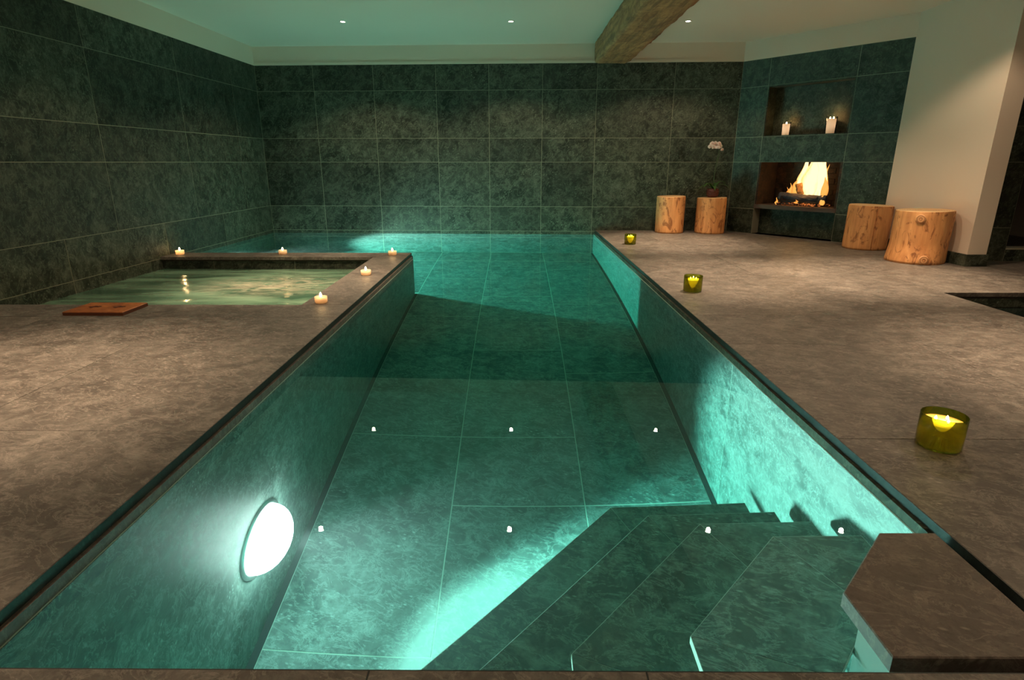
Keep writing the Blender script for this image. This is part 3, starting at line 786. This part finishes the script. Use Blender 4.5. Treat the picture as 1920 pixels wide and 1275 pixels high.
# niche candles
def niche_candle(t_, dep, r, h, label, nfl):
    p = Mf @ Vector((t_, 1.3525, -dep))
    t = root('pillar_candle', label, 'candle', p, 0, 'candles in the wall niche')
    bm = bmesh.new(); lathe(bm, [(0, 0), (r*0.86, 0), (r*0.9, 0.004), (r, h*0.86), (r-0.002, h*0.88), (r*0.9, h*0.85), (0, h*0.84)], 32); link('wax', bm, WAXW, t, True)
    bm = bmesh.new(); lathe(bm, [(r*0.91, 0.0), (r*1.03, h*0.9), (r*1.05, h), (r*1.02, h), (r*1.005, h*0.9), (r*0.9, 0.0)], 32)
    s = NT('clear_cup_glass'); tr = s.n('ShaderNodeBsdfTransparent'); gl = s.n('ShaderNodeBsdfGlossy', Roughness=0.05); lw = s.n('ShaderNodeLayerWeight', Blend=0.15)
    m = s.n('ShaderNodeMixShader', Fac=lw.outputs['Fresnel']); s.t.links.new(tr.outputs[0], m.inputs[1]); s.t.links.new(gl.outputs[0], m.inputs[2])
    link('glass_cup', bm, s.fin(m), t, True)
    for k in range(nfl):
        x = 0 if nfl == 1 else (-0.022 if k == 0 else 0.022)
        wx, wy = x*uf.x, x*uf.y
        bm = bmesh.new(); tube(bm, [(wx, wy, h*0.83), (wx, wy, h*0.83+0.012)], 0.0014, 6); link('wick', bm, WICK, t)
        link('flame', flame_bm(0.030, 0.010, Matrix.Translation((wx, wy, h*0.84+0.006))), CFLAME, t, True)
    point('flame_light', (0, 0, h*0.86+0.04), 1.5 if nfl == 2 else 1.0, (1.0, 0.5, 0.18), 0.015, t)
    point('wax_glow', (0, 0, h*0.5), 0.12, (1.0, 0.78, 0.6), 0.015, t)
niche_candle(0.685, 0.105, 0.058, 0.165, 'short white candle with one flame at the left of the wall niche', 1)
niche_candle(1.285, 0.105, 0.066, 0.205, 'taller white candle with two flames at the right of the wall niche', 2)

# ================================================================== FIREPLACE
fp_o = Mf @ Vector(((C1+C2)/2, 0.0, 0.0))
fp = root('fireplace', 'open fireplace with a burning log fire set in the green stone wall', 'fireplace', (fp_o.x, fp_o.y, 0), math.atan2(uf.y, uf.x))
# local: x along wall, y into the wall is +, z up
W2 = (C2-C1)/2
def fbox(name, a, b, mat): bm = bmesh.new(); box(bm, a, b); return link(name, bm, mat, fp)
fbox('firebox_back', (-W2, 0.46, 0.42), (W2, 0.50, 1.0), SOOT)
fbox('firebox_side', (-W2, 0.0, 0.42), (-W2+0.03, 0.46, 1.0), SOOT)
fbox('firebox_side', (W2-0.03, 0.0, 0.42), (W2, 0.46, 1.0), SOOT)
fbox('flue_back', (-W2, 0.46, 1.0), (W2, 0.50, 1.5), SOOT)
fbox('hearth_slab', (-W2, -0.012, 0.365), (W2, 0.50, 0.42), plain('dark_brown_hearth', (0.055, 0.030, 0.020), 0.7, bump=0.4, bscale=30))
# firebricks on the back
bk = random.Random(3)
nb_ = 0
for rr in range(8):
    z0 = 0.425+rr*0.071
    off = 0.0 if rr % 2 else -0.12
    x = -W2+0.03+off
    while x < W2-0.03:
        x0, x1 = max(x, -W2+0.03), min(x+0.24, W2-0.03)
        if x1-x0 > 0.03:
            bm = bmesh.new(); box(bm, (x0+0.004, 0.452-bk.random()*0.004, z0+0.003), (x1-0.004, 0.461, z0+0.068)); link('brick', bm, SOOT, fp)
        x += 0.24
def fireM(x, y, z): return fp.matrix_basis @ Vector((x, y, z))
def world_of(x, y, z):
    a = math.atan2(uf.y, uf.x); return Vector((fp_o.x+x*math.cos(a)-y*math.sin(a), fp_o.y+x*math.sin(a)+y*math.cos(a), z))
FA = math.atan2(uf.y, uf.x)
# iron grate
gr = root('fire_grate', 'black iron grate under the burning logs', 'grate', world_of(0.0, 0.24, 0.421), FA)
for dx in (-0.25, -0.13, 0, 0.13, 0.25):
    bm = bmesh.new(); tube(bm, [(dx, -0.12, 0.045), (dx, 0.12, 0.045)], 0.008, 8); link('bar', bm, BLACK, gr)
for dx in (-0.25, 0.25):
    bm = bmesh.new(); tube(bm, [(dx, -0.11, 0.0), (dx, -0.11, 0.13)], 0.012, 8); link('post', bm, BLACK, gr)
    bm = bmesh.new(); tube(bm, [(dx, 0.11, 0.0), (dx, 0.11, 0.05)], 0.010, 8); link('foot', bm, BLACK, gr)
bm = bmesh.new(); tube(bm, [(-0.28, -0.11, 0.052), (0.28, -0.11, 0.052)], 0.008, 8); link('rail', bm, BLACK, gr)
CHAR = stone('charred_wood', (0.010, 0.012, 0.020), (0.03, 0.03, 0.042), (0.07, 0.06, 0.06), 0.8, 0.7, 0.3, 0.3)
def firelog(a, b, r, label, seed, mat=CHAR):
    A_, B_ = Vector(a), Vector(b); Lg = (B_-A_).length
    bm = bmesh.new(); n = 10; pts = [A_.lerp(B_, k/n) for k in range(n+1)]
    R = []
    t_ = (B_-A_).normalized(); u = t_.orthogonal().normalized(); v = t_.cross(u)
    for i, p in enumerate(pts):
        R.append([bm.verts.new(p+(u*math.cos(2*PI*k/14)+v*math.sin(2*PI*k/14))*r*(1+0.25*noise.noise(Vector((i*0.5+seed, math.cos(2*PI*k/14)*1.5, math.sin(2*PI*k/14)*1.5))))) for k in range(14)])
    for P_, Q_ in zip(R, R[1:]):
        for k in range(14): bm.faces.new((P_[k], P_[(k+1) % 14], Q_[(k+1) % 14], Q_[k]))
    bm.faces.new(R[0]); bm.faces.new(R[-1])
    o = link('firewood_log', bm, mat); o.location = world_of(0.0, 0.24, 0.421); o.rotation_euler = (0, 0, FA)
    return tag(o, label, 'log', 'logs on the fire')
firelog((-0.30, -0.06, 0.125), (0.14, -0.04, 0.095), 0.048, 'charred log lying level at the left front of the fire', 1)
firelog((0.02, -0.07, 0.10), (0.33, -0.02, 0.105), 0.045, 'charred log at the right front of the fire', 2)
firelog((-0.25, 0.06, 0.10), (0.27, 0.07, 0.10), 0.046, 'charred log across the back of the grate', 3)
BWOOD = stone('brown_scorched_wood', (0.08, 0.04, 0.015), (0.16, 0.085, 0.03), (0.28, 0.16, 0.06), 0.8, 0.7, 0.3, 0.2)
firelog((-0.02, 0.0, 0.15), (-0.06, -0.01, 0.30), 0.062, 'brown split log standing on end in the flames', 4, BWOOD)
# embers: one loose bed
EMB = NT('glowing_embers'); tc = EMB.n('ShaderNodeTexCoord').outputs['Object']; nz_ = EMB.noise(tc, 26, 3)
em_ = EMB.n('ShaderNodeEmission', Color=(1, 0.25, 0.05, 1), Strength=EMB.ramp(nz_, [(0.5, 0.0), (0.7, 1.0)]))
df_ = EMB.n('ShaderNodeBsdfDiffuse', Color=(0.05, 0.04, 0.04, 1)); ad_ = EMB.n('ShaderNodeAddShader'); EMB.t.links.new(em_.outputs[0], ad_.inputs[0]); EMB.t.links.new(df_.outputs[0], ad_.inputs[1]); EMB = EMB.fin(ad_)
bm = bmesh.new(); er = random.Random(5)
for k in range(160):
    x, y = er.uniform(-0.33, 0.31), er.uniform(-0.15, 0.14); sz = er.uniform(0.010, 0.022)
    bmesh.ops.create_icosphere(bm, subdivisions=1, radius=sz, matrix=Matrix.Translation((x, y, sz*0.9)) @ Matrix.Diagonal((1.2, 1, 0.8, 1)))
eo = link('embers', bm, EMB); eo.location = world_of(0.0, 0.24, 0.421); eo.rotation_euler = (0, 0, FA); eo['kind'] = 'stuff'; tag(eo, 'grey ash and glowing embers under the grate', 'embers')
# flames
def fire_mat(name, inner, outer, st, cut):
    s = NT(name)
    tc = s.n('ShaderNodeTexCoord').outputs['Object']
    lw = s.n('ShaderNodeLayerWeight', Blend=0.5).outputs['Facing']
    ns = s.noise(s.mapping(tc, (9, 9, 2.6)), 1.0, 4, 0.6, 1.5)
    f = s.math('ADD', lw, s.math('MULTIPLY', s.math('SUBTRACT', ns, 0.5), 1.1), True)
    em = s.n('ShaderNodeEmission', Color=s.mix(s.ramp(f, [(0.15, 0.0), (0.75, 1.0)]), inner, outer), Strength=st)
    tr = s.n('ShaderNodeBsdfTransparent')
    m = s.n('ShaderNodeMixShader', Fac=s.ramp(f, [(cut, 0.0), (cut+0.25, 1.0)])); s.t.links.new(em.outputs[0], m.inputs[1]); s.t.links.new(tr.outputs[0], m.inputs[2])
    return s.fin(m)
FI = fire_mat('flame_core', (1.0, 0.80, 0.42), (1.0, 0.45, 0.08), 1.5, 0.72)
FO = fire_mat('flame_edge', (1.0, 0.48, 0.10), (0.75, 0.16, 0.015), 1.0, 0.55)
fire = root('fire', 'tall yellow and orange flames rising from the logs', 'fire', world_of(0.0, 0.24, 0.421), FA)
fr = random.Random(11)
def tongue(x, y, z0, h, r, mat, sway):
    bm = bmesh.new(); n, sg = 18, 16; R = []
    ph = fr.random()*6
    for k in range(n+1):
        f = k/n
        rr = r*(0.55+0.75*math.sin(PI*min(1, f*1.25+0.12)))*(1-f**3)*0.9+0.0015
        cx = x+sway*f*f+0.02*math.sin(f*7+ph)*f; cy = y+0.012*math.sin(f*6+ph*2)*f
        R.append([bm.verts.new((cx+rr*math.cos(2*PI*j/sg)*(1+0.25*noise.noise(Vector((math.cos(2*PI*j/sg)*2+ph, math.sin(2*PI*j/sg)*2, f*4)))), cy+0.6*rr*math.sin(2*PI*j/sg), z0+f*h)) for j in range(sg)])
    for A, B in zip(R, R[1:]):
        for j in range(sg): bm.faces.new((A[j], A[(j+1) % sg], B[(j+1) % sg], B[j]))
    bm.faces.new(R[0]); bm.faces.new(R[-1])
    link('flame', bm, mat, fire, True)
for x, y, z0, h, r, sw in ((0.03, 0.05, 0.12, 0.62, 0.11, 0.02), (0.12, 0.05, 0.12, 0.66, 0.11, 0.01), (-0.07, 0.06, 0.13, 0.56, 0.085, 0.07), (0.19, 0.05, 0.11, 0.60, 0.075, 0.0), (0.07, 0.0, 0.14, 0.60, 0.10, 0.03), (0.0, 0.1, 0.12, 0.62, 0.10, 0.06)):
    tongue(x, y, z0, h, r, FI, sw)
for x, y, z0, h, r, sw in ((-0.15, 0.03, 0.12, 0.30, 0.042, 0.06), (-0.20, 0.0, 0.13, 0.17, 0.025, 0.01), (-0.24, 0.02, 0.12, 0.12, 0.02, 0.0), (0.26, 0.03, 0.09, 0.40, 0.038, -0.03), (0.29, -0.05, 0.02, 0.16, 0.032, 0.01), (-0.10, 0.09, 0.12, 0.42, 0.06, 0.05), (0.23, 0.09, 0.12, 0.43, 0.05, 0.0), (-0.34, -0.08, 0.0, 0.10, 0.016, 0.02), (-0.03, -0.1, 0.03, 0.05, 0.03, 0)):
    tongue(x, y, z0, h, r, FO, sw)
point('fire_glow', (0.02, 0.02, 0.33), 12.0, (1.0, 0.42, 0.10), 0.08, fire)
point('fire_glow', (0.05, -0.13, 0.30), 5.0, (1.0, 0.45, 0.12), 0.06, fire)

# ================================================================== ORCHID
orc = root('potted_orchid', 'white moth orchid in a dark woven pot on a log stool', 'plant', (2.86, 8.72, 0.5135))
WICKER = NT('dark_red_wicker'); tc = WICKER.n('ShaderNodeTexCoord').outputs['Object']
wv = WICKER.n('ShaderNodeTexWave', Vector=tc, Scale=22.0, Distortion=2.0).outputs['Fac']
WICKER = WICKER.fin(WICKER.bsdf(Base_Color=WICKER.mix(wv, (0.03, 0.008, 0.006), (0.16, 0.035, 0.025)), Roughness=0.5))
bm = bmesh.new(); lathe(bm, [(0, 0), (0.060, 0), (0.078, 0.03), (0.086, 0.075), (0.080, 0.118), (0.074, 0.118), (0.074, 0.10), (0, 0.10)], 28); link('pot', bm, WICKER, orc, True)
for k in range(5):
    bm = bmesh.new()
    zc = 0.018+k*0.022; rc = 0.072+0.014*math.sin(PI*k/5.0)
    pts = [((rc+0.004*math.sin(i*PI))*math.cos(2*PI*i/36), (rc)*math.sin(2*PI*i/36), zc+0.004*math.sin(i*2*PI/4+k*PI)) for i in range(37)]
    tube(bm, pts, 0.0065, 6); link('cane', bm, WICKER, orc, True)
LEAF = plain('orchid_leaf', (0.035, 0.10, 0.018), 0.35)
def leaf(az, L, w_, rise, droop):
    bm = bmesh.new(); n = 10; T_, Bo = [], []
    for k in range(n+1):
        f = k/n; x = L*f; z = 0.115+rise*math.sin(PI*f*0.75)-droop*f*f
        ww = w_*math.sin(PI*min(0.98, f*0.85+0.13))
        row = []
        for q in (-1, -0.5, 0, 0.5, 1):
            p = Vector((x, q*ww, z+0.25*ww*abs(q)))
            p.rotate(Matrix.Rotation(az, 3, 'Z')); row.append(p)
        T_.append([bm.verts.new(p) for p in row]); Bo.append([bm.verts.new(p-Vector((0, 0, 0.003))) for p in row])
    for A in (T_, Bo):
        for r0, r1 in zip(A, A[1:]):
            for q in range(4): bm.faces.new((r0[q], r0[q+1], r1[q+1], r1[q]))
    for q in (0, 4):
        for k in range(n): bm.faces.new((T_[k][q], T_[k+1][q], Bo[k+1][q], Bo[k][q]))
    link('leaf', bm, LEAF, orc, True)
for a in ((3.0, 0.25, 0.030, 0.09, 0.14), (3.6, 0.18, 0.028, 0.10, 0.05), (0.15, 0.20, 0.030, 0.12, 0.04), (-0.35, 0.27, 0.028, 0.10, 0.12), (0.9, 0.18, 0.028, 0.1, 0.05), (4.6, 0.15, 0.026, 0.06, 0.06), (2.2, 0.16, 0.026, 0.08, 0.05)): leaf(*a)
STEM = plain('orchid_stem', (0.035, 0.07, 0.02), 0.5)
stp = [(0, 0, 0.1), (-0.004, 0, 0.25), (0.01, 0.0, 0.42), (0.03, -0.005, 0.56), (0.03, -0.01, 0.66), (0.0, -0.02, 0.715), (-0.06, -0.03, 0.72)]
bm = bmesh.new(); tube(bm, stp, 0.005, 8); link('stem', bm, STEM, orc, True)
bm = bmesh.new(); tube(bm, [(0.01, 0.012, 0.1), (0.008, 0.012, 0.35), (0.022, 0.01, 0.55)], 0.003, 6); link('stake', bm, STEM, orc)
PET = plain('orchid_petal', (0.86, 0.74, 0.70), 0.55); PET.node_tree.nodes['Principled BSDF'].inputs['Subsurface Weight'].default_value = 0.2
LIP = plain('orchid_lip', (0.6, 0.25, 0.22), 0.5)
def blossom(loc, rot, sc_):
    bm = bmesh.new()
    for a, L, w_ in ((90, 0.036, 0.014), (210, 0.036, 0.014), (330, 0.036, 0.014), (10, 0.040, 0.026), (170, 0.040, 0.026)):
        a = math.radians(a); d = Vector((math.cos(a), math.sin(a))); e = Vector((-d.y, d.x)); n = 6
        rows = []
        for k in range(n+1):
            f = k/n; ww = w_*math.sin(PI*(0.06+0.90*f))**0.8
            rows.append([(d*L*f+e*ww*q, 0.006*math.sin(PI*f)-0.004*q*q) for q in (-1, 0, 1)])
        for side in (0, 0.0015):
            V = [[bm.verts.new((p.x*sc_, (-z+side)*sc_, p.y*sc_)) for p, z in r] for r in rows]
            for r0, r1 in zip(V, V[1:]):
                for q in range(2): bm.faces.new((r0[q], r0[q+1], r1[q+1], r1[q]))
    o = link('blossom', bm, PET, orc, True); o.location = loc; o.rotation_euler = rot
    bm = bmesh.new(); bmesh.ops.create_icosphere(bm, subdivisions=2, radius=0.008*sc_, matrix=Matrix.Diagonal((1, 1.4, 1, 1)))
    l_ = link('lip', bm, LIP, o, True); l_.location = (0, -0.007*sc_, -0.004)
br = random.Random(2)
for x, z in ((-0.105, 0.70), (-0.085, 0.735), (-0.055, 0.69), (-0.045, 0.74), (-0.015, 0.715), (0.0, 0.685), (0.02, 0.735), (0.03, 0.70), (0.062, 0.655)):
    blossom((x+0.0, -0.03-br.random()*0.02, z), (br.uniform(-0.3, 0.3), br.uniform(-0.5, 0.5), br.uniform(-0.3, 0.5)), br.uniform(0.8, 1.05) if z > 0.67 else 0.7)

# ================================================================== WOODEN BOARD on the left deck
bd = root('wooden_board', 'orange brown wooden board lying flat beside the hot tub', 'board', (-2.875, 3.955, 0.001))
bm = bmesh.new(); prism(bm, rect(-0.205, 0.205, -0.14, 0.14), 0.0, 0.026, None, 0.004); link('plank', bm, BOARDW, bd)
bm = bmesh.new()
for a, b in (((-0.206, -0.1412, 0.002), (0.206, -0.1395, 0.020)), ((-0.206, 0.1395, 0.002), (0.206, 0.1412, 0.020)), ((-0.2065, -0.14, 0.002), (-0.2045, 0.14, 0.020)), ((0.2045, -0.14, 0.002), (0.2065, 0.14, 0.020))): box(bm, a, b)
link('edge_band', bm, BOARDE, bd)
for cx in (-0.085, 0.085):
    bm = bmesh.new()
    box(bm, (cx-0.035, -0.006, 0.0258), (cx+0.035, 0.008, 0.0285)); box(bm, (cx-0.012, -0.03, 0.0258), (cx+0.004, 0.03, 0.0287)); box(bm, (cx+0.008, 0.01, 0.0258), (cx+0.042, 0.02, 0.0286))
    ins = link('inlay', bm, BOARDE, bd); ins['label'] = 'dark mark in the board'
